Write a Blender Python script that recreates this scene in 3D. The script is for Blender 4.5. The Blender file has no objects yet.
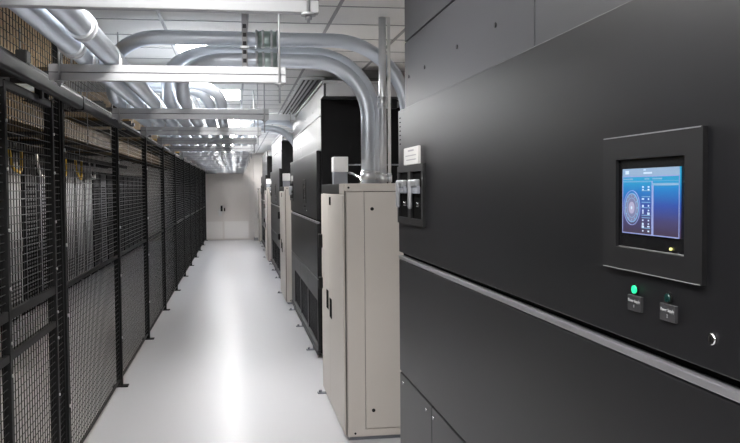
import bpy, bmesh, math, random
from mathutils import Vector, Matrix
random.seed(7)
SC = bpy.context.scene
COL = SC.collection
PI = math.pi

# ------------------------------------------------------------------ materials
def mat(name, col, rough=.5, metal=0., emit=None, estr=0., spec=.5, noise=None, bump=None, rnoise=None):
    m = bpy.data.materials.new(name); m.use_nodes = True
    nt = m.node_tree; b = nt.nodes['Principled BSDF']
    b.inputs['Base Color'].default_value = (*col, 1)
    b.inputs['Roughness'].default_value = rough
    b.inputs['Metallic'].default_value = metal
    b.inputs['Specular IOR Level'].default_value = spec
    if emit:
        b.inputs['Emission Color'].default_value = (*emit, 1)
        b.inputs['Emission Strength'].default_value = estr
    if noise or bump or rnoise:
        tc = nt.nodes.new('ShaderNodeTexCoord')
        n = nt.nodes.new('ShaderNodeTexNoise'); n.inputs['Detail'].default_value = 5
        nt.links.new(tc.outputs['Object'], n.inputs['Vector'])
        if noise:
            n.inputs['Scale'].default_value = noise[0]
            r = nt.nodes.new('ShaderNodeMapRange')
            r.inputs['To Min'].default_value = 1 - noise[1]; r.inputs['To Max'].default_value = 1 + noise[1]
            nt.links.new(n.outputs['Fac'], r.inputs['Value'])
            mx = nt.nodes.new('ShaderNodeMix'); mx.data_type = 'RGBA'; mx.blend_type = 'MULTIPLY'
            mx.inputs['Factor'].default_value = 1
            mx.inputs['A'].default_value = (*col, 1)
            nt.links.new(r.outputs['Result'], mx.inputs['B'])
            nt.links.new(mx.outputs['Result'], b.inputs['Base Color'])
        if rnoise:
            n2 = nt.nodes.new('ShaderNodeTexNoise'); n2.inputs['Scale'].default_value = rnoise[0]
            n2.inputs['Detail'].default_value = 4
            nt.links.new(tc.outputs['Object'], n2.inputs['Vector'])
            r2 = nt.nodes.new('ShaderNodeMapRange')
            r2.inputs['From Min'].default_value = .3; r2.inputs['From Max'].default_value = .7
            r2.inputs['To Min'].default_value = rough - rnoise[1]; r2.inputs['To Max'].default_value = rough + rnoise[1]
            nt.links.new(n2.outputs['Fac'], r2.inputs['Value'])
            nt.links.new(r2.outputs['Result'], b.inputs['Roughness'])
        if bump:
            n3 = nt.nodes.new('ShaderNodeTexNoise'); n3.inputs['Scale'].default_value = bump[0]
            nt.links.new(tc.outputs['Object'], n3.inputs['Vector'])
            bp = nt.nodes.new('ShaderNodeBump'); bp.inputs['Strength'].default_value = bump[1]
            bp.inputs['Distance'].default_value = .01
            nt.links.new(n3.outputs['Fac'], bp.inputs['Height'])
            nt.links.new(bp.outputs['Normal'], b.inputs['Normal'])
    return m

M = dict(
    floor=mat('floor_epoxy', (.62, .62, .65), .295, spec=.24),
    cagefloor=mat('cage_floor', (.42, .42, .44), .35, noise=(1.2, .06)),
    ceil=mat('ceiling_tile', (.82, .815, .80), .9, noise=(60, .05)),
    tan=mat('cage_ceiling_warm_light', (.58, .43, .27), .8, noise=(3, .1)),  # tan holds the warm lamplight, put into the ceiling colour
    grid=mat('ceiling_grid_grey', (.32, .32, .33), .5),
    wall=mat('wall_paint', (.76, .725, .70), .6, noise=(2, .03)),
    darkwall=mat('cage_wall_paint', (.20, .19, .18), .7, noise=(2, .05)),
    door=mat('door_paint', (.80, .755, .725), .45),
    steel=mat('brushed_steel', (.90, .87, .85), .34, 1.),
    chrome=mat('chrome', (.75, .75, .76), .18, 1.),
    galv=mat('galvanised_steel', (.78, .80, .83), .36, .95, noise=(14, .08), rnoise=(20, .05)),
    strut=mat('strut_channel_zinc', (.44, .445, .46), .45, .5, noise=(10, .04)),
    alu=mat('aluminium_conduit', (.72, .77, .84), .44, .88, noise=(6, .05), rnoise=(9, .05)),
    slot=mat('slot_dark', (.05, .05, .055), .6),
    greenfit=mat('coupling_zinc_green', (.50, .60, .585), .35, .9),
    blackm=mat('black_powder_coat', (.007, .007, .0075), .55, spec=.22),
    track=mat('black_steel_track', (.008, .008, .0095), .5, spec=.25),
    wire=mat('black_wire', (.005, .005, .0055), .5, spec=.18),
    hwire=mat('black_wire_gloss', (.006, .006, .0065), .45, spec=.3),
    bolt=mat('zinc_bolt', (.7, .7, .7), .3, 1.),
    panel=mat('charcoal_panel', (.0085, .0085, .0098), .36, spec=.30),
    body=mat('matt_black_body', (.004, .004, .0045), .6, spec=.12),
    gap=mat('matt_black', (.004, .004, .004), .9, spec=.03),
    upper=mat('grey_satin_metal', (.045, .045, .050), .40, .0, spec=.24),
    ugap=mat('seam_dark', (.02, .02, .02), .6),
    silver=mat('silver_strip', (.40, .40, .42), .35, .7),
    bezel=mat('bezel_black', (.010, .010, .011), .40, spec=.4),
    glass=mat('recess_black', (.006, .006, .007), .25, spec=.4),
    beige=mat('beige_enamel', (.56, .522, .48), .42, spec=.45, noise=(2, .02)),
    beiged=mat('beige_seam', (.10, .088, .078), .7),
    rubber=mat('black_plastic', (.008, .008, .008), .55, spec=.2),
    white=mat('white_plastic', (.80, .79, .78), .5),
    greyp=mat('grey_plastic', (.22, .23, .26), .5),
    paper=mat('label_white', (.58, .57, .56), .6),
    ink=mat('label_grey_print', (.30, .30, .32), .7),
    plate=mat('engraved_plate', (.035, .035, .038), .4),
    text=mat('engraved_white', (.36, .36, .37), .6),
    lever=mat('lever_grey', (.42, .43, .45), .35, .6),
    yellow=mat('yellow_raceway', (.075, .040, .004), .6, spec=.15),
    ycable=mat('yellow_cable', (.70, .46, .05), .45),
    rackg=mat('rack_grey', (.30, .30, .30), .45, noise=(2, .04)),
    rackd=mat('rack_dark', (.025, .025, .028), .5, spec=.3),
    rackdoor=mat('rack_door_silver', (.22, .22, .24), .38, .6),
    red=mat('red_cable', (.55, .06, .05), .5),
    blue=mat('blue_cable', (.08, .12, .45), .5),
    lamp=mat('lamp_diffuser', (.9, .9, .9), .5, emit=(1, .985, .96), estr=36),
    cagelamp=mat('cage_lamp_tube', (.9, .9, .9), .5, emit=(1, .93, .80), estr=34),
    lampframe=mat('lamp_frame_white', (.75, .75, .75), .4),
    ledg=mat('led_green', (.02, .4, .2), .3, emit=(.01, .75, .28), estr=1.2),
    ledy=mat('led_yellow', (.5, .45, .1), .3, emit=(.9, .9, .3), estr=1.2),
    ledoff=mat('led_off', (.006, .03, .028), .15),
    ui_head=mat('ui_header', (.1, .1, .1), .3, emit=(.20, .36, .58), estr=.9),
    ui_line=mat('ui_line', (.1, .1, .1), .3, emit=(.26, .34, .75), estr=.8),
    ui_icon=mat('ui_icon', (.1, .1, .1), .3, emit=(.62, .78, 1), estr=.9),
    ui_ring=mat('ui_ring', (.1, .1, .1), .3, emit=(.16, .42, .70), estr=.8),
    ui_disc=mat('ui_disc', (.1, .1, .1), .3, emit=(.13, .13, .34), estr=.8),
    ui_core=mat('ui_core', (.1, .1, .1), .3, emit=(.42, .40, .62), estr=.8),
)
def screen_mat():
    m = bpy.data.materials.new('screen_gradient'); m.use_nodes = True
    nt = m.node_tree; b = nt.nodes['Principled BSDF']
    b.inputs['Base Color'].default_value = (.01, .01, .02, 1); b.inputs['Roughness'].default_value = .35
    tc = nt.nodes.new('ShaderNodeTexCoord'); sp = nt.nodes.new('ShaderNodeSeparateXYZ')
    nt.links.new(tc.outputs['Object'], sp.inputs['Vector'])
    r = nt.nodes.new('ShaderNodeMapRange')
    r.inputs['From Min'].default_value = 1.699; r.inputs['From Max'].default_value = 1.836
    nt.links.new(sp.outputs['Z'], r.inputs['Value'])
    cr = nt.nodes.new('ShaderNodeValToRGB'); e = cr.color_ramp.elements
    e[0].position = 0; e[0].color = (.050, .030, .045, 1)
    e[1].position = 1; e[1].color = (.015, .36, .60, 1)
    for p, c in ((.22, (.055, .05, .15, 1)), (.45, (.022, .075, .38, 1)), (.66, (.008, .20, .56, 1)), (.80, (.008, .33, .62, 1))):
        q = e.new(p); q.color = c
    nt.links.new(r.outputs['Result'], cr.inputs['Fac'])
    nt.links.new(cr.outputs['Color'], b.inputs['Emission Color'])
    b.inputs['Emission Strength'].default_value = 1.0
    return m
M['screen'] = screen_mat()

# ------------------------------------------------------------------ mesh builder
def root_loc(o):
    while o.parent: o = o.parent
    return Vector(o.location)
class MB:
    def __init__(s): s.bm = bmesh.new(); s.mats = []
    def mi(s, m):
        if m not in s.mats: s.mats.append(m)
        return s.mats.index(m)
    def box(s, x0, x1, y0, y1, z0, z1, m, bev=0.):
        if x0 > x1: x0, x1 = x1, x0
        if y0 > y1: y0, y1 = y1, y0
        if z0 > z1: z0, z1 = z1, z0
        r = bmesh.ops.create_cube(s.bm, size=1)
        for v in r['verts']:
            v.co = Vector(((x0+x1)/2 + v.co.x*(x1-x0), (y0+y1)/2 + v.co.y*(y1-y0), (z0+z1)/2 + v.co.z*(z1-z0)))
        fs = {f for v in r['verts'] for f in v.link_faces}
        i = s.mi(m)
        for f in fs: f.material_index = i
        if bev > 0:
            es = {e for v in r['verts'] for e in v.link_edges}
            b = bmesh.ops.bevel(s.bm, geom=list(es), offset=bev, segments=2, affect='EDGES', profile=.5, material=i)
        return s
    def cyl(s, a, b, r, m, n=12, r2=None, cap=True):
        a = Vector(a); b = Vector(b); d = b - a; i = s.mi(m)
        rr = bmesh.ops.create_cone(s.bm, cap_ends=cap, segments=n, radius1=r, radius2=r if r2 is None else r2, depth=d.length)
        q = d.to_track_quat('Z', 'Y').to_matrix().to_4x4()
        bmesh.ops.transform(s.bm, matrix=Matrix.Translation((a+b)/2) @ q, verts=rr['verts'])
        for f in {f for v in rr['verts'] for f in v.link_faces}:
            f.material_index = i
            if len(f.verts) == 4: f.smooth = True
        return s
    def tube(s, pts, r, m, n=16, closed=False):
        pts = [Vector(p) for p in pts]; i = s.mi(m); rings = []
        t = (pts[1]-pts[0]).normalized()
        up = Vector((0, 0, 1)) if abs(t.z) < .9 else Vector((0, 1, 0))
        nrm = (up - t*up.dot(t)).normalized()
        for k, p in enumerate(pts):
            if k == 0: t2 = (pts[1]-pts[0]).normalized()
            elif k == len(pts)-1: t2 = (pts[-1]-pts[-2]).normalized()
            else: t2 = ((pts[k]-pts[k-1]).normalized() + (pts[k+1]-pts[k]).normalized()).normalized()
            nrm = (nrm - t2*nrm.dot(t2)).normalized(); bn = t2.cross(nrm)
            rings.append([s.bm.verts.new(p + nrm*r*math.cos(2*PI*j/n) + bn*r*math.sin(2*PI*j/n)) for j in range(n)])
        for k in range(len(rings)-1):
            for j in range(n):
                f = s.bm.faces.new((rings[k][j], rings[k][(j+1) % n], rings[k+1][(j+1) % n], rings[k+1][j]))
                f.material_index = i; f.smooth = True
        for rg, rev in ((rings[0], True), (rings[-1], False)):
            f = s.bm.faces.new(list(reversed(rg)) if rev else rg); f.material_index = i
        return s
    def ring(s, c, ax, r0, r1, th, m, n=32):           # flat annulus with thickness along axis
        c = Vector(c); ax = Vector(ax).normalized(); i = s.mi(m)
        u = ax.orthogonal().normalized(); v = ax.cross(u)
        L = []
        for k in range(n):
            d = u*math.cos(2*PI*k/n) + v*math.sin(2*PI*k/n)
            L.append([s.bm.verts.new(c + d*r0), s.bm.verts.new(c + d*r1), s.bm.verts.new(c + d*r1 + ax*th), s.bm.verts.new(c + d*r0 + ax*th)])
        for k in range(n):
            A, B = L[k], L[(k+1) % n]
            for a in range(4):
                f = s.bm.faces.new((A[a], B[a], B[(a+1) % 4], A[(a+1) % 4])); f.material_index = i
        return s
    def build(s, name, parent=None):
        bmesh.ops.recalc_face_normals(s.bm, faces=s.bm.faces)
        me = bpy.data.meshes.new(name); s.bm.to_mesh(me); s.bm.free()
        if parent: me.transform(Matrix.Translation(-root_loc(parent)))
        for m in s.mats: me.materials.append(M[m])
        o = bpy.data.objects.new(name, me); COL.objects.link(o)
        if parent: o.parent = parent
        return o

def tag(o, label, cat, group=None, kind=None):
    o['label'] = label; o['category'] = cat
    if group: o['group'] = group
    if kind: o['kind'] = kind
    return o
def thing(name, loc, label, cat, group=None):
    o = bpy.data.objects.new(name, None); o.empty_display_size = .2; COL.objects.link(o)
    o.location = loc
    return tag(o, label, cat, group)
def struct(o): o['kind'] = 'structure'; return o
def copy_tree(o, dloc, label=None):
    c = o.copy(); COL.objects.link(c); c.location = Vector(o.location) + Vector(dloc)
    if label: c['label'] = label
    for ch in list(o.children):
        d = ch.copy(); COL.objects.link(d); d.parent = c
        for g in list(ch.children):
            e = g.copy(); COL.objects.link(e); e.parent = d
    return c
def text_obj(name, s, size, m, parent, origin, right=(0, -1, 0), up=(0, 0, 1), align='CENTER'):
    cu = bpy.data.curves.new(name, 'FONT'); cu.body = s; cu.size = size; cu.extrude = .0004
    cu.align_x = align; cu.align_y = 'CENTER'; cu.resolution_u = 3
    t = bpy.data.objects.new(name, cu); COL.objects.link(t)
    bpy.context.view_layer.update()
    me = bpy.data.meshes.new_from_object(t.evaluated_get(bpy.context.evaluated_depsgraph_get()))
    bpy.data.objects.remove(t)
    r = Vector(right); u = Vector(up); n = r.cross(u)
    R = Matrix((r, u, n)).transposed().to_4x4()
    me.transform(Matrix.Translation(origin) @ R)
    me.materials.clear(); me.materials.append(M[m])
    o = bpy.data.objects.new(name, me); COL.objects.link(o)
    me.transform(Matrix.Translation(-root_loc(parent)))
    o.parent = parent
    return o
ORD = ['first', 'second', 'third', 'fourth', 'fifth', 'sixth', 'seventh', 'eighth', 'ninth', 'tenth', 'eleventh', 'twelfth', 'thirteenth', 'fourteenth', 'fifteenth', 'sixteenth', 'seventeenth', 'eighteenth', 'nineteenth', 'twentieth', 'twenty-first', 'twenty-second', 'twenty-third', 'twenty-fourth', 'twenty-fifth', 'twenty-sixth', 'twenty-seventh']

# ------------------------------------------------------------------ constants of the place (metres)
FX = -1.075                    # plane of the wire mesh fence
YF, YB = 29.9, -5.0            # far wall, wall behind
XL, XR = -6.4, 2.05
HC = 3.03
XW = .834                      # front of the black power cabinets
XB = .742                      # front of the beige cabinets

# ------------------------------------------------------------------ room shell
struct(MB().box(XL, XR, YB, YF, -.12, 0, 'floor').build('floor'))
struct(MB().box(FX-.02, XR, YB, YF, HC, HC+.1, 'ceil').build('ceiling'))
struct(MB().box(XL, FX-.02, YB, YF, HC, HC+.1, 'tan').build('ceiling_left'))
struct(MB().box(XR, XR+.12, YB, YF, 0, HC, 'wall').build('wall_right'))
struct(MB().box(XL-.12, XL, YB, YF, 0, HC, 'darkwall').build('wall_left'))
struct(MB().box(XL, XR, YB-.12, YB, 0, HC, 'wall').build('wall_back'))
struct(MB().box(XL, XR, YF, YF+.15, 0, HC, 'wall').build('wall_far'))
struct(MB().box(.62, XR, YF-.55, YF, 0, HC, 'wall').build('wall_far_return'))
struct(MB().box(.60, .62, YF-.57, YF, 0, .1, 'grid').box(.60, XR, YF-.57, YF-.55, 0, .1, 'grid').build('baseboard_far'))
g = MB()
gx = [.705 - .61*k for k in range(-2, 3)]
for x in gx: g.box(x-.012, x+.012, YB, YF, HC-.006, HC, 'grid')
k = 0
y = 5.66 - .61*17
while y < YF:
    g.box(FX, XR, y-.007, y+.007, HC-.004, HC, 'grid'); y += .61
struct(g.build('trim_1'))
# double door in the far wall
d = MB()
for x0, x1 in ((-1.40, -1.355), (.455, .50)): d.box(x0, x1, YF-.05, YF, 0, 2.50, 'wall')
d.box(-1.40, .50, YF-.05, YF, 2.45, 2.50, 'wall')
fr = struct(d.build('door_1'))
for nm, x0, x1 in (('door_leaf', -1.352, -.456), ('door_leaf', -.450, .452)):
    lf = MB().box(x0, x1, YF-.045, YF, .02, 2.45, 'door', .003).build(nm, fr)
    MB().box(x0+.03, x1-.03, YF-.050, YF-.044, .06, .66, 'steel').build('kick_plate', lf)
    if x0 < -.6:
        MB().box(-.62, -.50, YF-.056, YF-.044, .86, 1.08, 'white', .003).box(-.545, -.475, YF-.075, YF-.05, 1.02, 1.22, 'rubber', .004).cyl((-.56, YF-.05, 1.0), (-.56, YF-.11, 1.0), .012, 'steel').cyl((-.56, YF-.105, 1.0), (-.68, YF-.105, 1.0), .011, 'steel').build('lever_handle', lf)
    else:
        MB().box(-.43, -.385, YF-.058, YF-.044, 1.02, 1.14, 'rubber', .004).build('card_reader', lf)
    MB().box((x0+x1)/2-.25, (x0+x1)/2+.25, YF-.10, YF-.046, 2.34, 2.41, 'grid', .006).build('door_closer', lf)

# ------------------------------------------------------------------ ceiling lights (recessed troffers, gaps in the far row filled with added ones)
ly = [-3.18, .10, 2.60, 6.80, 10.46] + [13.51 + 1.22*q for q in range(12)]  # far row partly added to brighten the far end
first = None
for k, y in enumerate(ly):
    ctr = (-.21, y+.61, HC)
    if first is None:
        t0 = thing('ceiling_light', ctr, '', 'ceiling light', 'recessed ceiling lights along the aisle')
        f = MB()
        for a in ((-.515, .095, y, y+.03), (-.515, .095, y+1.19, y+1.22), (-.515, -.485, y+.03, y+1.19), (.065, .095, y+.03, y+1.19)):
            f.box(*a, HC-.012, HC-.002, 'lampframe')
        f.build('frame', t0)
        MB().box(-.485, .065, y+.03, y+1.19, HC-.009, HC-.003, 'lamp').build('diffuser', t0)
        first = t0; c = t0; y00 = y
    else:
        c = copy_tree(first, (0, y-y00, 0))
    n = len([v for v in ly[:k+1] if v > 5])
    c['label'] = (f'recessed rectangular white ceiling light over the aisle in a row with added far fill lights, {ORD[n-1]} ahead from the camera' if n else
                  f'recessed rectangular white ceiling light over the aisle in a row with added far fill lights, {ORD[k]} from the rear wall')

# ------------------------------------------------------------------ wire mesh
def mesh_wires(mb, x, y0, y1, z0, z1, py=.058, pz=.040, r=.0022):
    n = max(1, round((y1-y0)/py))
    for k in range(1, n):
        yy = y0 + (y1-y0)*k/n
        mb.box(x-.0019, x+.0019, yy-.0019, yy+.0019, z0, z1, 'wire')
    n = max(1, round((z1-z0)/pz))
    for k in range(1, n):
        zz = z0 + (z1-z0)*k/n
        i = mb.mi('hwire'); q = .0025; xc = x+.004
        ring = lambda yy: [mb.bm.verts.new((xc+dx*q, yy, zz+dz*q)) for dx, dz in ((1, 0), (0, 1), (-1, 0), (0, -1))]
        A, B = ring(y0), ring(y1)
        for j in range(4):
            mb.bm.faces.new((A[j], A[(j+1) % 4], B[(j+1) % 4], B[j])).material_index = i
def frame_yz(mb, x0, x1, y0, y1, z0, z1, w, m='blackm'):
    mb.box(x0, x1, y0, y0+w, z0, z1, m).box(x0, x1, y1-w, y1, z0, z1, m)
    mb.box(x0, x1, y0+w, y1-w, z0, z0+w, m).box(x0, x1, y0+w, y1-w, z1-w, z1, m)
fence = thing('wire_mesh_fence', (FX, 5.42, 0), 'black wire mesh partition with square posts running down the left of the aisle', 'fence')
PY = [5.42 + 2.44*k for k in range(10)]
PY = [2.98, 0.5] + PY + [29.82]
PY.sort()
PW = .026
for y in PY:
    tall = y < 8
    p = MB().box(FX-PW, FX+PW, y-PW, y+PW, 0, HC-.03 if tall else 2.455, 'blackm', .003)
    po = p.build('post', fence)
    MB().box(FX-.06, FX+.075, y-.045, y+.045, 0, .012, 'blackm', .002).build('foot_plate', po)
    if y < 12:
        for z in (.45, 1.02, 1.46, 2.05):
            MB().cyl((FX+PW, y, z), (FX+PW+.008, y, z), .011, 'bolt', 8).build('bolt', po)
for a, b in zip(PY[:-1], PY[1:]):
    a2, b2 = a+PW+.004, b-PW-.004
    lv = [(.06, 1.193), (1.199, 2.42)]
    if 2.9 < a < 3.1: lv = []                      # the gate stands here
    if b < 8: lv.append((2.46, HC-.04))
    for z0, z1 in lv:
        fo = MB(); frame_yz(fo, FX-.010, FX+.010, a2, b2, z0, z1, .012)
        fo = fo.build('panel_frame', fence)
        w = MB()
        mesh_wires(w, FX, a2+.02, b2-.02, z0+.02, z1-.02)
        w.build('wire_mesh', fo)
MB().box(FX-.018, FX+.018, PY[0]+PW, PY[-1]-PW, 2.424, 2.450, 'blackm').build('top_rail', fence)
# sliding gate between the posts at 2.98 and 5.42
gate = thing('sliding_mesh_gate', (FX+.035, 4.1, 0), 'black sliding mesh gate with double middle rail, nearest on the left', 'gate')
GX = FX + .028
for a, b in ((3.10, 4.04), (4.04, 5.04)):
    s = MB()
    s.box(GX-.02, GX+.02, b-.042, b, .05, 2.30, 'blackm', .002)
    if a < 3.5: s.box(GX-.02, GX+.02, a, a+.042, .05, 2.30, 'blackm', .002)
    so = s.build('stile', gate)
    for z in (.30, .62, .95, 1.10, 1.35, 1.62, 1.9, 2.12):
        MB().cyl((GX+.02, b-.021, z), (GX+.026, b-.021, z), .008, 'bolt', 8).build('bolt', so)
    y0 = a if a > 3.5 else a+.042
    for z0, z1 in ((.05, .09), (1.015, 1.05), (1.205, 1.25), (2.27, 2.31)):
        MB().box(GX-.016, GX+.016, y0, b-.042, z0, z1, 'blackm', .002).build('rail', gate)
    for z0, z1 in ((.09, 1.015), (1.05, 1.205), (1.25, 2.27)):
        w = MB(); mesh_wires(w, GX, y0, b-.042, z0, z1, py=.052); w.build('wire_mesh', gate)
# narrow fixed strip between the gate and the post
w = MB(); mesh_wires(w, FX, 5.06, 5.39, .06, 2.42, py=.05); frame_yz(w, FX-.013, FX+.013, 5.06, 5.39, .05, 2.42, .02); w.build('filler_strip', fence)
tr = thing('gate_track', (FX+.06, 3.2, 2.38), 'thick black gate track tube above the sliding gate, beside the fence', 'track')
MB().box(FX+.035, FX+.085, .55, 5.84, 2.335, 2.42, 'track', .016).build('track_tube', tr)
MB().box(FX+.030, FX+.090, 5.78, 5.85, 2.33, 2.425, 'blackm', .006).build('end_clamp', tr)
MB().box(FX+.04, FX+.075, 5.85, 7.80, 2.345, 2.395, 'track', .008).build('extension_tube', tr)
for y in (1.6, 3.4, 4.7): MB().box(FX+.02, FX+.06, y, y+.05, 2.29, 2.36, 'blackm', .004).build('trolley_hanger', tr)
MB().box(FX+.020, FX+.075, 4.32, 4.40, 2.425, 2.49, 'rubber', .006).build('track_bracket', tr)

# ------------------------------------------------------------------ overhead trapeze struts
STY = [2.70, 4.48, 6.83, 8.82, 10.62, 12.6, 14.7, 16.8, 18.9, 21.0, 23.1, 25.2, 27.3, 29.2]
SX0, SX1 = -.93, .27
PIPE_R = .052
LANES = [-.895, -.765, -.635, -.505, -.385, -.245, -.125, .02, .145]
def lane_from(i): return [-9, -9, -9, -9, -9, -9, -9, -9, -9][i]
LSTART = [6.7, -9, -9, 7, 6.7, 8.8, 8.8, 14.2, 14.2]
for k, y in enumerate(STY):
    t = thing('strut_trapeze', ((SX0+SX1)/2, y, 2.36),
              f'galvanised double strut channel hung across the aisle under the conduits, {ORD[k]} from the camera',
              'strut', 'cross struts carrying the conduits')
    x0 = SX0 - (.02 if k != 1 else 0)
    c = MB()
    c.box(x0, SX1, y-.0205, y+.0205, 2.359, 2.399, 'strut', .003)
    c.box(x0, SX1, y-.0205, y+.0205, 2.402, 2.442, 'strut', .003)
    c.box(x0, SX1, y-.018, y+.018, 2.398, 2.403, 'slot')
    c.build('channel', t)
    for x in (x0+.055, SX1-.035):
        r = MB().cyl((x, y-.028, 2.325 if k == 0 or x < 0 else 2.25), (x, y-.028, HC), .0055, 'strut', 8)
        ro = r.build('threaded_rod', t)
        MB().cyl((x, y-.028, 2.347), (x, y-.028, 2.355), .024, 'strut', 10).cyl((x, y-.028, 2.335), (x, y-.028, 2.347), .012, 'strut', 6).build('nut_washer', ro)
    if k >= 1:
        for i, lx in enumerate(LANES):
            if y > LSTART[i]:
                h = MB()
                for sx in (-1, 1):
                    h.box(lx+sx*(PIPE_R+.003)-.002, lx+sx*(PIPE_R+.003)+.002, y-.018, y+.018, 2.442, 2.495, 'galv')
                pts = [(lx+(PIPE_R+.002)*math.cos(a), y, 2.495+(PIPE_R+.002)*math.sin(a)) for a in [PI*j/10 for j in range(11)]]
                for p, q in zip(pts[:-1], pts[1:]):
                    h.tube([(p[0], y, p[2]), (q[0], y, q[2])], .0035, 'galv', 6)
                h.box(lx+PIPE_R+.002, lx+PIPE_R+.014, y-.008, y+.008, 2.444, 2.478, 'bolt')
                h.build('pipe_clamp', t)
# ------------------------------------------------------------------ conduits
def fillet(P, R, n=14):
    P = [Vector(p) for p in P]; out = [P[0]]
    for i in range(1, len(P)-1):
        r = R[i-1] if isinstance(R, (list, tuple)) else R
        a = (P[i-1]-P[i]).normalized(); b = (P[i+1]-P[i]).normalized()
        ang = a.angle(b)
        if ang > PI-.01: out.append(P[i]); continue
        d = r/math.tan(ang/2)
        p0 = P[i]+a*d; p1 = P[i]+b*d
        bis = (a+b).normalized(); c = P[i]+bis*(r/math.sin(ang/2))
        v0 = p0-c; v1 = p1-c; th = v0.angle(v1); ax = v0.cross(v1).normalized()
        for j in range(n+1):
            out.append(c + Matrix.Rotation(th*j/n, 3, ax) @ v0)
    out.append(P[-1]); return out
def conduit(path, label, r=PIPE_R, couplings=(), m='alu', group='steel conduits above the aisle', base=None, name='steel_conduit'):
    t = thing(name, base or tuple(path[0]), label, 'pipe', group)
    MB().tube(path, r, m).build('tube', t)
    for (p, d, kind) in couplings:
        p = Vector(p); d = Vector(d).normalized(); c = MB()
        if kind == 'collar':
            c.cyl(p-d*.035, p+d*.035, r+.007, 'galv', 20).cyl(p-d*.045, p-d*.035, r+.011, 'galv', 20).cyl(p+d*.035, p+d*.045, r+.011, 'galv', 20)
        elif kind == 'gland':
            c.cyl(p-d*.075, p+d*.075, r+.005, 'greenfit', 20)
            for q in (-.075, -.03, .03, .075): c.cyl(p+d*(q-.009), p+d*(q+.009), r+.014, 'galv', 12)
        else:
            c.cyl(p-d*.03, p+d*.02, r+.006, 'galv', 16).cyl(p+d*.02, p+d*.035, r+.003, 'galv', 16)
        c.build('coupling', t)
    return t
ZP = 2.495
YE = YF
for lx, nm, cy in ((-.765, 'left', 4.20), (-.635, 'right', 3.70)):
    conduit([(lx, YB+.003, ZP), (lx, YE-.003, ZP)], f'long straight silver conduit down the aisle, {nm} one of the pair nearest the camera',
            couplings=[((lx, cy, ZP), (0, 1, 0), 'collar'), ((lx, 9.6, ZP), (0, 1, 0), 'collar'), ((lx, 16, ZP), (0, 1, 0), 'collar')], base=(lx, 4, ZP))
def sweep_from_cabinet(xb, yb, z, lane, zb, label, Rv=.52, Rh=.45, glands=(), ydrop=.9):
    yl = yb + Rh
    P = [(xb, yb, zb), (xb, yb, z), (lane, yb, z), (lane, yb+ydrop, ZP), (lane, YE-.003, ZP)]
    conduit(fillet(P, [Rv, Rh, .28]), label, couplings=[((xb, yb, zb+.06), (0, 0, 1), 'foot')] + [((g, yb, z), (1, 0, 0), 'gland') for g in glands], base=(xb, yb, zb))
ZB = 1.832
sweep_from_cabinet(1.265, 6.10, 2.875, LANES[0], ZB, 'outermost of three wide silver conduit bends above the near beige cabinet, topmost across the aisle', .55, .38, (.235,), .45)
sweep_from_cabinet(1.045, 6.32, 2.81, LANES[3], ZB, 'middle of three silver conduit bends above the near beige cabinet', .46, .36, (), .48)
sweep_from_cabinet(.960, 6.06, 2.715, LANES[4], ZB, 'lowest and nearest of three wide silver conduit bends above the near beige cabinet', .40, .34, (.235,), .45)
for lane, y, lab in ((LANES[5], 8.35, 'silver conduit elbow entering from the cage over the fence, left of a pair'), (LANES[6], 8.02, 'silver conduit elbow entering from the cage over the fence, right of a pair')):
    P = [(-2.2, y, 2.79), (lane, y, 2.79), (lane, y+.42, ZP), (lane, YE-.003, ZP)]
    conduit(fillet(P, [.30, .26]), lab, base=(lane, y, 2.79))
sweep_from_cabinet(1.00, 13.25, 2.75, LANES[7], ZB, 'silver conduit bend rising from the second beige cabinet, lower of its two', .5, .36, (), .48)
sweep_from_cabinet(1.16, 13.50, 2.88, LANES[8], ZB, 'silver conduit bend rising from the second beige cabinet, upper of its two', .5, .36, (), .48)
conduit([(1.06, 6.00, ZB), (1.06, 6.00, HC)], 'slim vertical silver conduit from the near beige cabinet to the ceiling', .027, [((1.06, 6.00, ZB+.04), (0, 0, 1), 'foot'), ((1.06, 6.0, 2.42), (0, 0, 1), 'collar')], m='galv')
conduit([(1.108, 6.00, ZB), (1.108, 6.00, HC)], 'thinnest vertical pipe beside the slim conduit on the near beige cabinet', .012, [((1.108, 6.00, ZB+.04), (0, 0, 1), 'foot')], m='white')
b = thing('pipe_bracket', (1.13, 6.02, 2.40), 'small black clamp bracket holding the slim vertical conduits', 'bracket')
MB().box(1.03, 1.19, 6.03, 6.055, 2.39, 2.43, 'strut', .003).build('bar', b)
MB().box(1.125, 1.165, 5.985, 6.03, 2.375, 2.445, 'rubber', .005).build('clamp', b)
# vertical hanger strut with conduit clips
h = thing('strut_hanger', (.075, 6.0, 2.8), 'perforated vertical strut hanging from the ceiling, clipping the crossing conduits', 'strut')
MB().box(.055, .093, 5.965, 5.990, 2.60, HC, 'strut', .002).build('channel', h)
for z in (2.64, 2.70, 2.76, 2.82, 2.88, 2.94): MB().box(.062, .086, 5.961, 5.966, z-.014, z+.014, 'slot').build('slot_hole', h)
for z in (2.795, 2.615): MB().box(.043, .105, 5.955, 5.992, z-.008, z+.008, 'galv', .002).build('clip', h)
# cross strut fixed to the second black cabinet's upper housing
t = thing('strut_trapeze', (.6, 12.3, 2.8), 'short dull strut channel at the upper corner of the second grey housing', 'strut')
MB().box(.36, .875, 12.28, 12.33, 2.80, 2.885, 'galv', .003).build('channel', t)
for x in (.42, .80): MB().cyl((x, 12.27, 2.76), (x, 12.27, HC), .0055, 'strut', 8).build('threaded_rod', t)
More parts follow.
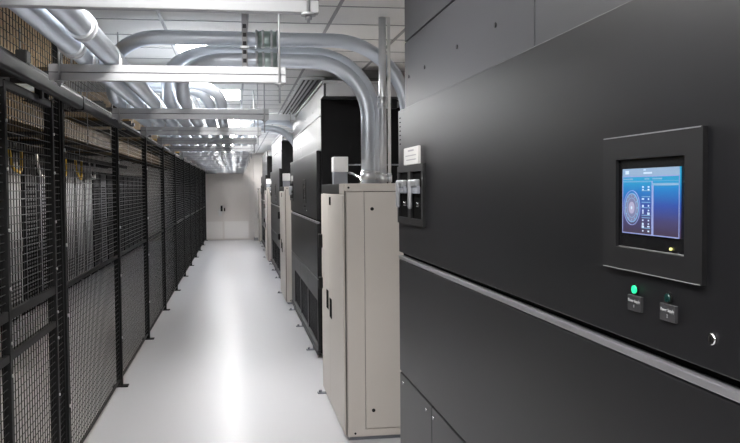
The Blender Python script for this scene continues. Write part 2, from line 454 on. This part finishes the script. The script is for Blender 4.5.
# slotted rails under the ceiling above the housings
sd = thing('slot_diffuser', (.80, 12.5, HC), 'dark slotted linear air diffuser in the ceiling beside the grey housings', 'vent')
MB().box(.735, .99, 9.2, 15.8, HC-.030, HC-.006, 'lampframe', .002).build('frame', sd)
for x in (.765, .815, .865, .915, .960): MB().box(x-.010, x+.010, 9.3, 15.7, HC-.034, HC-.029, 'slot').build('slot', sd)

# ------------------------------------------------------------------ black power cabinets
UL = 4.22                                   # length
def power_cabinet(yf):
    """yf = y of the end away from the camera"""
    yn = yf - UL
    t = thing('power_cabinet', (1.34, (yn+yf)/2, 0), '', 'power cabinet', 'black power cabinets along the right of the aisle')
    MB().box(.862, 1.86, yn+.004, yf-.004, .06, 2.19, 'body').box(.8575, .863, yn+.004, yf-.004, 1.42, 1.48, 'gap').box(.8575, .863, yn+.004, yf-.004, .83, .855, 'gap').build('cabinet_body', t)
    MB().box(.90, 1.84, yn+.02, yf-.02, 0, .06, 'gap').box(.825, .862, yn+.03, yf-.03, .035, .085, 'rackd', .004).build('plinth', t)
    MB().box(XW, .864, yn, yf, 1.468, 2.195, 'panel', .003).build('upper_door', t)
    MB().box(XW, .864, yn, yf, .848, 1.428, 'panel', .003).build('middle_door', t)
    MB().box(XW-.002, .864, yn, yf, 1.432, 1.449, 'silver', .002).build('trim_strip', t)
    # lower doors: a plain one at the far end, three with vents
    ys = [yf, yf-.72, yf-1.86, yf-3.0, yn]
    for i in range(4):
        b, a = ys[i]-.002, ys[i+1]+.002
        o = MB()
        if i == 0 or i == 3 and False:
            o.box(XW, .864, a, b, .095, .838, 'panel', .003); o = o.build('lower_door', t)
        else:
            o.box(XW, .864, a, b, .612, .838, 'panel', .003)
            o.box(XW, .864, a, b, .095, .15, 'panel', .003)
            o.box(XW, .864, a, a+.045, .15, .612, 'panel', .003).box(XW, .864, b-.045, b, .15, .612, 'panel', .003)
            o = o.build('lower_door', t)
            v = MB().box(.858, .863, a+.045, b-.045, .15, .612, 'gap')
            n = 26
            for j in range(n):
                yy = a+.05 + (b-a-.10)*j/(n-1)
                v.box(.846, .858, yy-.004, yy+.004, .15, .612, 'rackd')
            v.build('vent_grille', o)
    for y in (yf-.10, yf-.62, yf-.76, yf-1.80, yf-2.94):
        MB().cyl((XW+.001, y, .800), (XW-.005, y, .800), .008, 'chrome', 8).build('screw', t)
    # end panel facing back up the aisle
    MB().box(.885, 1.86, yn-.045, yn+.003, .06, 2.72, 'body', .003).build('end_panel', t)
    # grey upper housing
    ub = MB().box(.905, 1.84, yn, yf+.02, 2.19, 2.84, 'ugap'); ub = ub.build('upper_housing', t)
    ym = yf - 1.875
    MB().box(.88, .906, yn-.04, ym-.004, 2.197, 2.552, 'upper', .002).build('housing_panel', t)
    MB().box(.88, .906, ym+.004, yf+.045, 2.197, 2.552, 'upper', .002).build('housing_panel', t)
    MB().box(.88, .906, yn-.04, yf+.045, 2.560, 2.850, 'upper', .002).build('top_panel', t)
    MB().box(.88, .906, yn-.35, yn-.041, 2.725, 2.850, 'upper', .002).box(.90, 1.86, yn-.35, yn-.33, 2.725, 2.850, 'strut', .002).box(.86, 1.86, yn-.37, yf+.05, 2.850, 2.875, 'grid', .002).box(.906, 1.86, yn-.33, yn+.0, 2.722, 2.73, 'upper').build('housing_cap', t)
    for y, z in ((yf-1.50, 2.35), (yf-.42, 2.362), (yf-.06, 2.366), (yf-1.0, 2.36), (yf-1.05, 2.66), (yf-2.4, 2.66), (yf-3.4, 2.66)):
        MB().cyl((.881, y, z), (.876, y, z), .009, 'ugap', 8).build('rivet', t)
    # control panel
    yc = yf - 4.26                           # local offset so that figures below are those of the near cabinet
    Y = lambda v: v + yc
    cp = MB()
    cp.box(XW-.010, XW+.001, Y(1.382), Y(1.443), 1.620, 1.906, 'bezel').box(XW-.010, XW+.001, Y(1.728), Y(1.792), 1.620, 1.906, 'bezel')
    cp.box(XW-.010, XW+.001, Y(1.441), Y(1.729), 1.620, 1.667, 'bezel').box(XW-.010, XW+.001, Y(1.441), Y(1.729), 1.857, 1.906, 'bezel')
    cp = cp.build('control_panel', t)
    MB().box(XW-.003, XW+.002, Y(1.444), Y(1.728), 1.668, 1.856, 'glass').build('screen_recess', cp)
    s = MB()
    s.box(XW-.0065, XW-.003, Y(1.466), Y(1.701), 1.699, 1.836, 'screen')
    y0, y1, z0, z1 = 1.466, 1.701, 1.699, 1.836
    U = lambda u: Y(y1-(y1-y0)*u)
    V = lambda v: z1-(z1-z0)*v
    def q(u0, u1, v0, v1, m, k=0):
        s.box(XW-.0070-k*.0003, XW-.0063, U(u1), U(u0), V(v1), V(v0), m)
    q(0, 1, 0, .115, 'ui_head')
    q(0, .007, .115, 1, 'ui_line', 1); q(.993, 1, .115, 1, 'ui_line', 1); q(0, 1, .985, 1, 'ui_line', 1); q(0, 1, .115, .13, 'ui_line', 1)
    q(.545, .56, .19, .985, 'ui_line', 1); q(.545, 1, .225, .26, 'ui_ring', 1); q(.56, .575, .26, .98, 'ui_line', 1)
    q(0, .54, .20, .208, 'ui_ring', 1); q(0, 1, .19, .196, 'ui_ring', 1)
    q(.40, .44, .018, .035, 'ui_icon', 1); q(.40, .55, .06, .085, 'ui_icon', 1)
    for u0, u1 in ((.02, .20), (.42, .5), (.56, .72)): q(u0, u1, .15, .17, 'ui_ring', 1)
    for v in (.27, .31, .45, .55, .62, .66, .77, .82, .86, .93):
        for u in (.375, .475): 
            w_ = random.choice((.018, .026, .036))
            q(u-w_/2+.015, u+w_/2+.015, v, v+random.choice((.022, .035)), 'ui_icon', 1)
    for v in (.33, .42, .505, .585, .70, .735, .89): q(.37, .52, v, v+.012, 'ui_ring', 1)
    s.box(XW-.0075, XW-.0063, U(.125), U(.06), V(.085), V(.03), 'ui_icon')
    cy_, cz_ = U(.185), V(.60)
    s.cyl((XW-.0073, cy_, cz_), (XW-.0063, cy_, cz_), .030, 'ui_disc', 32)
    s.ring((XW-.0077, cy_, cz_), (1, 0, 0), .0285, .0310, .001, 'ui_ring')
    s.ring((XW-.0077, cy_, cz_), (1, 0, 0), .0355, .0368, .001, 'ui_line')
    s.ring((XW-.0077, cy_, cz_), (1, 0, 0), .020, .0212, .001, 'ui_ring')
    s.cyl((XW-.0078, cy_, cz_), (XW-.0070, cy_, cz_), .0125, 'ui_core', 24)
    s.cyl((XW-.0081, cy_, cz_), (XW-.0075, cy_, cz_), .0035, 'ui_icon', 12)
    for a in range(12):
        an = a*PI/6
        s.cyl((XW-.0079, cy_+.0255*math.cos(an), cz_+.0255*math.sin(an)), (XW-.0073, cy_+.0255*math.cos(an), cz_+.0255*math.sin(an)), .0016, 'ui_ring', 8)
    s.build('touch_screen', cp)
    MB().cyl((XW-.002, Y(1.500), 1.677), (XW-.0070, Y(1.500), 1.677), .0026, 'ledy', 12).build('status_led', cp)
    for z0, z1, x, m_, ya, yb in ((1.9045, 1.9068, .0112, 'lever', 1.388, 1.788), (1.6192, 1.6204, .0112, 'rackg', 1.388, 1.788), (1.668, 1.6692, .0045, 'rackg', 1.448, 1.724)):
        MB().box(XW-x, XW-x+.003, Y(ya), Y(yb), z0, z1, m_).build('edge_line', cp)
    for y, m, n in ((1.648, 'ledg', '1'), (1.510, 'ledoff', '2')):
        MB().cyl((XW+.001, Y(y), 1.581), (XW-.008, Y(y), 1.581), .0085, m, 16).ring((XW-.004, Y(y), 1.581), (1, 0, 0), .0085, .0115, .005, 'rubber', 20).build('indicator_light', t)
        pl = MB().box(XW-.006, XW+.001, Y(y)-.030, Y(y)+.030, 1.535, 1.568, 'plate', .001).build('name_plate', t)
        text_obj('lettering', 'Power Supply', .0094, 'text', pl, (XW-.0064, Y(y), 1.5565))
        text_obj('lettering', n, .0094, 'text', pl, (XW-.0064, Y(y), 1.5450))
    MB().cyl((XW+.001, Y(1.360), 1.5265), (XW-.005, Y(1.360), 1.5265), .0115, 'chrome', 24, r2=.0100).cyl((XW-.004, Y(1.360), 1.5265), (XW-.0056, Y(1.360), 1.5265), .0072, 'rubber', 20).box(XW-.0062, XW-.005, Y(1.3590), Y(1.3610), 1.5215, 1.5315, 'gap').build('key_lock', t)
    # two breaker handles in a raised frame
    bx = MB()
    frame_yz(bx, XW-.014, XW+.001, Y(3.93), Y(4.225), 1.622, 1.908, .032, 'bezel')
    frame_yz(bx, XW-.014, XW+.001, Y(3.635), Y(3.93), 1.622, 1.908, .032, 'bezel')
    bx.box(XW-.004, XW+.002, Y(3.66), Y(4.20), 1.65, 1.88, 'gap')
    bx = bx.build('breaker_frame', t)
    for y in (4.078, 3.783):
        lv = MB()
        lv.box(XW-.030, XW-.004, Y(y)-.055, Y(y)+.055, 1.805, 1.838, 'lever', .006)
        lv.box(XW-.034, XW-.016, Y(y)+.060, Y(y)+.095, 1.700, 1.838, 'lever', .008)
        lv.box(XW-.022, XW-.004, Y(y)-.06, Y(y)+.07, 1.772, 1.806, 'greyp', .004)
        lv.box(XW-.024, XW-.004, Y(y)-.085, Y(y)-.055, 1.712, 1.732, 'chrome', .004)
        lv.build('breaker_handle', bx)
    MB().box(XW-.012, XW+.001, Y(3.735), Y(4.06), 1.910, 1.992, 'paper', .002)\
        .box(XW-.0125, XW-.0119, Y(3.83), Y(3.96), 1.972, 1.980, 'ink')\
        .box(XW-.0125, XW-.0119, Y(3.78), Y(4.02), 1.950, 1.955, 'ink')\
        .box(XW-.0125, XW-.0119, Y(3.78), Y(4.00), 1.930, 1.935, 'ink').build('warning_label', t)
    for j in range(7): MB().box(XW-.0012, XW+.001, Y(4.195), Y(4.225), 2.02+.022*j, 2.026+.022*j, 'gap').build('vent_slot', t)
    for y in (yf-.6, yf-2.1, yf-3.7):
        MB().box(XW-.085, XW+.03, y-.03, y+.03, 0, .010, 'greyp', .002).box(XW-.012, XW+.02, y-.028, y+.028, .010, .07, 'greyp', .002).cyl((XW-.055, y, .010), (XW-.055, y, .03), .014, 'greyp', 8).build('floor_anchor', t)
    return t
UF = [4.26, 12.94, 20.55, 28.25]
p0 = power_cabinet(UF[0])
p0['label'] = 'nearest black power cabinet with blue touchscreen and breaker handles, filling the right of the photo'
for y, lab in zip(UF[1:], ('black power cabinet with grey housing standing behind the nearest beige cabinet',
                           'black power cabinet between the second and third beige cabinets along the aisle',
                           'farthest black power cabinet along the aisle, nearest the white door')):
    c = copy_tree(p0, (0, y-UF[0], 0), lab)
    for ch in c.children:                            # their screens and lamps are dark
        for o in [ch] + list(ch.children):
            if o.name.split('.')[0] in ('touch_screen', 'indicator_light', 'status_led'):
                o.data = o.data.copy()
                for i in range(len(o.data.materials)): o.data.materials[i] = M['glass']

# ------------------------------------------------------------------ beige distribution cabinets
def beige_cabinet(y0):
    y1 = y0 + 1.55; X1 = 1.62; T = 1.832
    t = thing('beige_cabinet', (1.2, y0+.75, 0), '', 'cabinet', 'beige distribution cabinets along the aisle')
    MB().box(XB+.016, X1, y0+.016, y1, .045, T-.002, 'beige', .002).build('cabinet_body', t)
    MB().box(XB+.03, X1, y0+.025, y1-.02, 0, .045, 'greyp').build('plinth', t)
    # face towards the camera: corner post, top rail, inset side panel
    MB().box(XB+.022, XB+.147, y0, y0+.018, .03, 1.772, 'beige', .002).build('corner_post', t)
    sp = MB().box(XB+.151, X1, y0+.003, y0+.018, .085, 1.772, 'beige', .003).build('side_panel', t)
    MB().box(XB+.146, XB+.152, y0+.012, y0+.017, .045, 1.775, 'beiged').box(XB+.146, X1, y0+.012, y0+.017, 1.772, 1.777, 'beiged').build('panel_seam', t)
    MB().box(XB+.018, X1, y0-.002, y0+.020, 1.777, T, 'beige', .003).build('top_rail', t)
    MB().box(XB+.018, X1, y0+.001, y0+.018, .03, .081, 'beige', .002).build('bottom_rail', t)
    for x, z in ((XB+.038, 1.803), (XB+.205, 1.652), (XB+.205, .215), (XB+.072, .055)):
        r = .0125 if x > XB+.2 else .008
        MB().cyl((x, y0+.003, z), (x, y0-.004, z), r, 'rubber', 14).build('hole_plug', t)
    # face towards the aisle: dark corner gap, two doors, black slot at the top
    MB().box(XB+.010, XB+.017, y0+.004, y0+.05, .04, 1.78, 'beiged').build('corner_gap', t)
    ymid = y0 + .93
    for a, b, hy, hz in ((y0+.03, ymid-.002, ymid-.085, (.755, .912)), (ymid+.002, y1-.01, ymid+.15, (.80, .955))):
        d = MB().box(XB, XB+.018, a, b, .04, 1.752, 'beige', .003).build('door', t)
        MB().box(XB-.004, XB+.002, hy-.07, hy+.07, hz[0], hz[1], 'gap', .002).build('latch_handle', d)
        if a < ymid-.1: MB().box(XB-.003, XB+.002, hy-.06, hy+.05, 1.665, 1.73, 'gap', .001).build('lock_slot', d)
    MB().box(XB+.006, XB+.02, y0+.28, y1-.005, 1.757, T, 'rubber', .002).box(XB+.006, XB+.02, y0+.02, y0+.28, 1.757, T, 'beige', .002).build('top_grille', t)
    for y in (y1-.12,): MB().box(XB-.06, XB+.05, y-.028, y+.028, 0, .010, 'greyp', .002).cyl((XB-.035, y, .01), (XB-.035, y, .03), .014, 'greyp', 8).build('floor_anchor', t)
    MB().box(XB-.034, XB+.002, y1-.09, y1-.03, 1.28, 1.40, 'rubber', .006).box(XB-.034, XB+.002, y1-.09, y1-.03, .92, 1.02, 'rubber', .006).build('side_bumper', t)
    return t
BY = [5.82, 12.98, 20.59, 28.29]
b0 = beige_cabinet(BY[0]); b0['label'] = 'nearest tall beige cabinet standing next to the black touchscreen cabinet'
for y, lab in zip(BY[1:], ('second beige cabinet down the aisle, beyond the second black cabinet',
                           'third beige cabinet down the aisle, a narrow cream strip in the distance',
                           'farthest beige cabinet, beside the white door at the end')):
    copy_tree(b0, (0, y-BY[0], 0), lab)
# small devices standing on the beige cabinets
def device(y0, lab, lab2, dx=0, first=None):
    if first: return copy_tree(first, (dx, y0, 0), lab)
    t = thing('junction_box', (.82, 6.62, ZB), lab, 'box', 'white capped boxes on the beige cabinets')
    MB().box(.765, .873, 6.56, 6.68, ZB, 1.928, 'greyp', .004).build('base', t)
    MB().box(.760, .878, 6.555, 6.685, 1.928, 2.048, 'white', .006).build('cover', t)
    return t
j0 = device(0, 'white and grey junction box on top of the nearest beige cabinet', '')
for y, lab in zip(BY[1:], ('white and grey junction box on top of the second beige cabinet', 'white and grey junction box on top of the third beige cabinet')):
    device(y-BY[0], lab, '', first=j0)
tag(MB().tube(fillet([(.872, 6.60, 1.925), (.90, 6.50, 1.915), (.97, 6.30, 1.86), (1.01, 6.24, 1.852)], .05, 6), .010, 'chrome', 8)
    .cyl((.95, 6.33, ZB), (.95, 6.33, 1.872), .013, 'chrome', 10).build('flexible_conduit'), 'thin silver flexible conduit from the white junction box to the pipes on the beige cabinet', 'cable')
tag(MB().cyl((.878, 6.62, 1.985), (1.50, 6.62, 1.985), .006, 'greyp', 8).build('thin_rod'), 'thin horizontal brownish rod running from the white junction box behind the pipes', 'rod')

# ------------------------------------------------------------------ the cage beyond the fence
def server_cabinet(style):
    t = thing('server_cabinet', (-3.45, 0, 0), '', 'server cabinet', 'server cabinets beyond the fence')
    m = {'grey': 'rackg', 'dark': 'rackd', 'silver': 'rackdoor'}[style]
    MB().box(-3.9, -3.02, -.40, .40, .04, 2.20, m if style != 'silver' else 'rackd', .006).build('cabinet_body', t)
    MB().box(-3.85, -3.06, -.36, .36, 0, .04, 'gap').build('plinth', t)
    d = MB().box(-3.02, -2.995, -.385, .385, .08, 2.16, m, .004).build('door', t)
    g = MB()
    for k in range(30 if style != 'grey' else 6): g.box(-2.997, -2.992, -.29, .29, .25+.055*k, .272+.055*k, 'gap' if style != 'grey' else 'rackd')
    g.build('vent_grille', d)
    MB().box(-2.995, -2.965, .30, .325, .95, 1.15, 'chrome', .004).build('door_handle', d)
    return t
protos = {}
seq = ['dark', 'silver', 'dark', 'silver', 'dark', 'silver', 'dark', 'silver', 'dark', 'grey', 'dark', 'silver', 'open', 'grey', 'grey', 'grey', 'dark', 'silver', 'dark'] + ['dark']*8
for k, st in enumerate(seq):
    y = 3.2 + k*.98
    if st == 'open':
        t = thing('open_rack', (-3.45, y, 0), 'open equipment rack with red and blue patch cables beyond the mesh fence', 'rack')
        for yy in (-.36, .30): MB().box(-3.1, -3.0, y+yy, y+yy+.06, 0, 2.1, 'rackg', .003).build('upright', t)
        MB().box(-3.8, -3.0, y-.36, y+.36, 2.1, 2.16, 'rackg', .003).build('top_frame', t)
        MB().box(-3.8, -3.0, y-.40, y+.40, 0, .05, 'rackg', .003).build('base', t)
        for j in range(14):
            MB().box(-3.7, -3.03, y-.29, y+.29, .25+.13*j, .34+.13*j, 'rackdoor' if j % 3 else 'rackd', .003).build('equipment_unit', t)
        for j in range(16):
            yy = y-.24+.03*j
            MB().tube([(-3.03, yy, 1.9), (-2.97, yy, 1.84), (-2.96, yy+.01, 1.72), (-2.97, yy, 1.58), (-3.03, yy, 1.55)], .009, 'red' if j % 4 else 'blue', 6).build('patch_cable', t)
        continue
    if st not in protos:
        c = server_cabinet(st); protos[st] = c; c.location.y = y
    else: c = copy_tree(protos[st], (0, y - protos[st].location.y, 0))
    c['label'] = f'{ {"grey": "pale grey", "dark": "black", "silver": "silver doored"}[st] } server cabinet beyond the mesh fence, {ORD[k]} in its row'
    c['group'] = 'server cabinets beyond the fence'
ry = thing('cable_raceway', (-2.0, 12, 2.5), 'wide yellow cable raceway hung beyond the mesh fence', 'cable tray')
MB().box(-2.22, -1.86, 2.0, 25.0, 2.40, 2.42, 'yellow').box(-1.88, -1.86, 2.0, 25.0, 2.42, 2.60, 'yellow').box(-2.22, -2.20, 2.0, 25.0, 2.42, 2.60, 'yellow').build('channel', ry)
for k in range(12):
    y = 3 + 2*k
    MB().box(-2.24, -1.845, y-.03, y+.03, 2.37, 2.40, 'rackd').cyl((-1.835, y, 2.38), (-1.835, y, HC), .006, 'strut', 6).build('hanger', ry)
lt = thing('ladder_rack', (-2.8, 12, 2.4), 'dark ladder cable rack over the server cabinets beyond the fence', 'cable tray')
MB().box(-3.02, -2.98, 2.5, 20.5, 2.30, 2.36, 'rackd').box(-2.58, -2.54, 2.5, 20.5, 2.30, 2.36, 'rackd').build('side_rail', lt)
for k in range(60): MB().box(-2.98, -2.58, 2.6+.3*k, 2.63+.3*k, 2.315, 2.345, 'rackd').build('rung', lt)
for k, z in enumerate((2.375, 2.392)): MB().tube([(-2.9+.12*k, 2.6, z), (-2.86+.1*k, 8, z), (-2.9+.1*k, 14, z), (-2.8, 20.4, z)], .022, 'yellow', 8).build('cable_bundle', lt)
for k in range(7): MB().cyl((-3.0, 3+2.8*k, 2.36), (-3.0, 3+2.8*k, HC), .006, 'strut', 6).build('hanger_rod', lt)
for k, y in enumerate((4.9, 6.9, 9.4, 11.6, 13.9, 16.3, 18.9, 21.6)):
    t = thing('cross_ladder_rack', (-2.6, y, 2.68), f'dark ladder rack crossing above the cabinets beyond the mesh fence, {ORD[k]} from the camera', 'cable tray', 'cross ladder racks beyond the fence')
    MB().box(-4.2, -1.35, y-.20, y-.17, 2.66, 2.71, 'rackd').box(-4.2, -1.35, y+.17, y+.20, 2.66, 2.71, 'rackd').build('side_rail', t)
    for j in range(9): MB().box(-1.5-.3*j, -1.47-.3*j, y-.17, y+.17, 2.67, 2.70, 'rackd').build('rung', t)
    for sx in (-1.6, -3.9): MB().cyl((sx, y-.185, 2.71), (sx, y-.185, HC), .006, 'strut', 6).build('hanger_rod', t)
    MB().tube([(-4.1, y, 2.735), (-3, y+.05, 2.735), (-2.2, y-.04, 2.735), (-1.4, y, 2.735)], .030, 'yellow' if k % 2 else 'rubber', 8).build('cable_bundle', t)
LC = ['yellow', 'white', 'blue', 'yellow', 'rubber', 'yellow', 'white', 'yellow', 'yellow', 'white']
for k in range(10):
    y = 3.7 + 1.43*k; c = {'yellow': 'yellow', 'white': 'white', 'blue': 'blue', 'rubber': 'black'}[LC[k]]
    tag(MB().tube(fillet([(-2.75, y, 2.345), (-2.72, y+.04, 2.02+.03*(k % 3)), (-2.74, y+.55, 1.98+.04*(k % 2)), (-2.75, y+.62, 2.345)], .12, 6), .020, 'ycable' if LC[k] == 'yellow' else LC[k], 8).build('drooping_cable'),
        f'{c} cable drooping from the ladder rack beyond the mesh fence, {ORD[k]} from the camera', 'cable', 'drooping cables beyond the fence')
cl0 = None
for k, y in enumerate((3.6, 8.2, 12.8)):
    lab = f'white strip light on the ceiling beyond the mesh fence, {ORD[k]} from the camera'
    if cl0 is None:
        cl0 = thing('strip_light', (-2.55, y, HC), lab, 'ceiling light', 'strip lights beyond the fence')
        MB().box(-2.63, -2.47, y-.62, y+.62, HC-.26, HC-.21, 'lampframe', .004).cyl((-2.55, y-.5, HC-.21), (-2.55, y-.5, HC), .006, 'strut', 6).cyl((-2.55, y+.5, HC-.21), (-2.55, y+.5, HC), .006, 'strut', 6).build('housing', cl0)
        MB().box(-2.61, -2.49, y-.60, y+.60, HC-.30, HC-.26, 'cagelamp', .01).build('diffuser', cl0)
        cy0 = y
    else: copy_tree(cl0, (0, y-cy0, 0), lab)

# ------------------------------------------------------------------ light and camera
w = bpy.data.worlds.new('World'); SC.world = w; w.use_nodes = True
w.node_tree.nodes['Background'].inputs['Color'].default_value = (.5, .5, .52, 1)
w.node_tree.nodes['Background'].inputs['Strength'].default_value = .2
cam = bpy.data.cameras.new('Camera'); co = bpy.data.objects.new('Camera', cam); COL.objects.link(co)
cam.sensor_fit = 'HORIZONTAL'; cam.sensor_width = 36; cam.lens = 835/740*36
cam.clip_start = .05; cam.clip_end = 100
yaw, pitch, roll = .15869, .04018, .008
f = Vector((math.sin(yaw)*math.cos(pitch), math.cos(yaw)*math.cos(pitch), -math.sin(pitch)))
r0 = Vector((math.cos(yaw), -math.sin(yaw), 0)); u0 = r0.cross(f)
r = r0*math.cos(roll) - u0*math.sin(roll); u = u0*math.cos(roll) + r0*math.sin(roll)
Rm = Matrix((r, u, -f)).transposed().to_4x4()
co.matrix_world = Matrix.Translation((0, 0, 1.8)) @ Rm
SC.camera = co
SC.view_settings.view_transform = 'Standard'
SC.view_settings.look = 'None'
SC.view_settings.exposure = 0.0
SC.view_settings.gamma = 1
SC.view_settings.use_curve_mapping = False
SC.cycles.use_denoising = True
SC.cycles.max_bounces = 10
SC.cycles.diffuse_bounces = 6
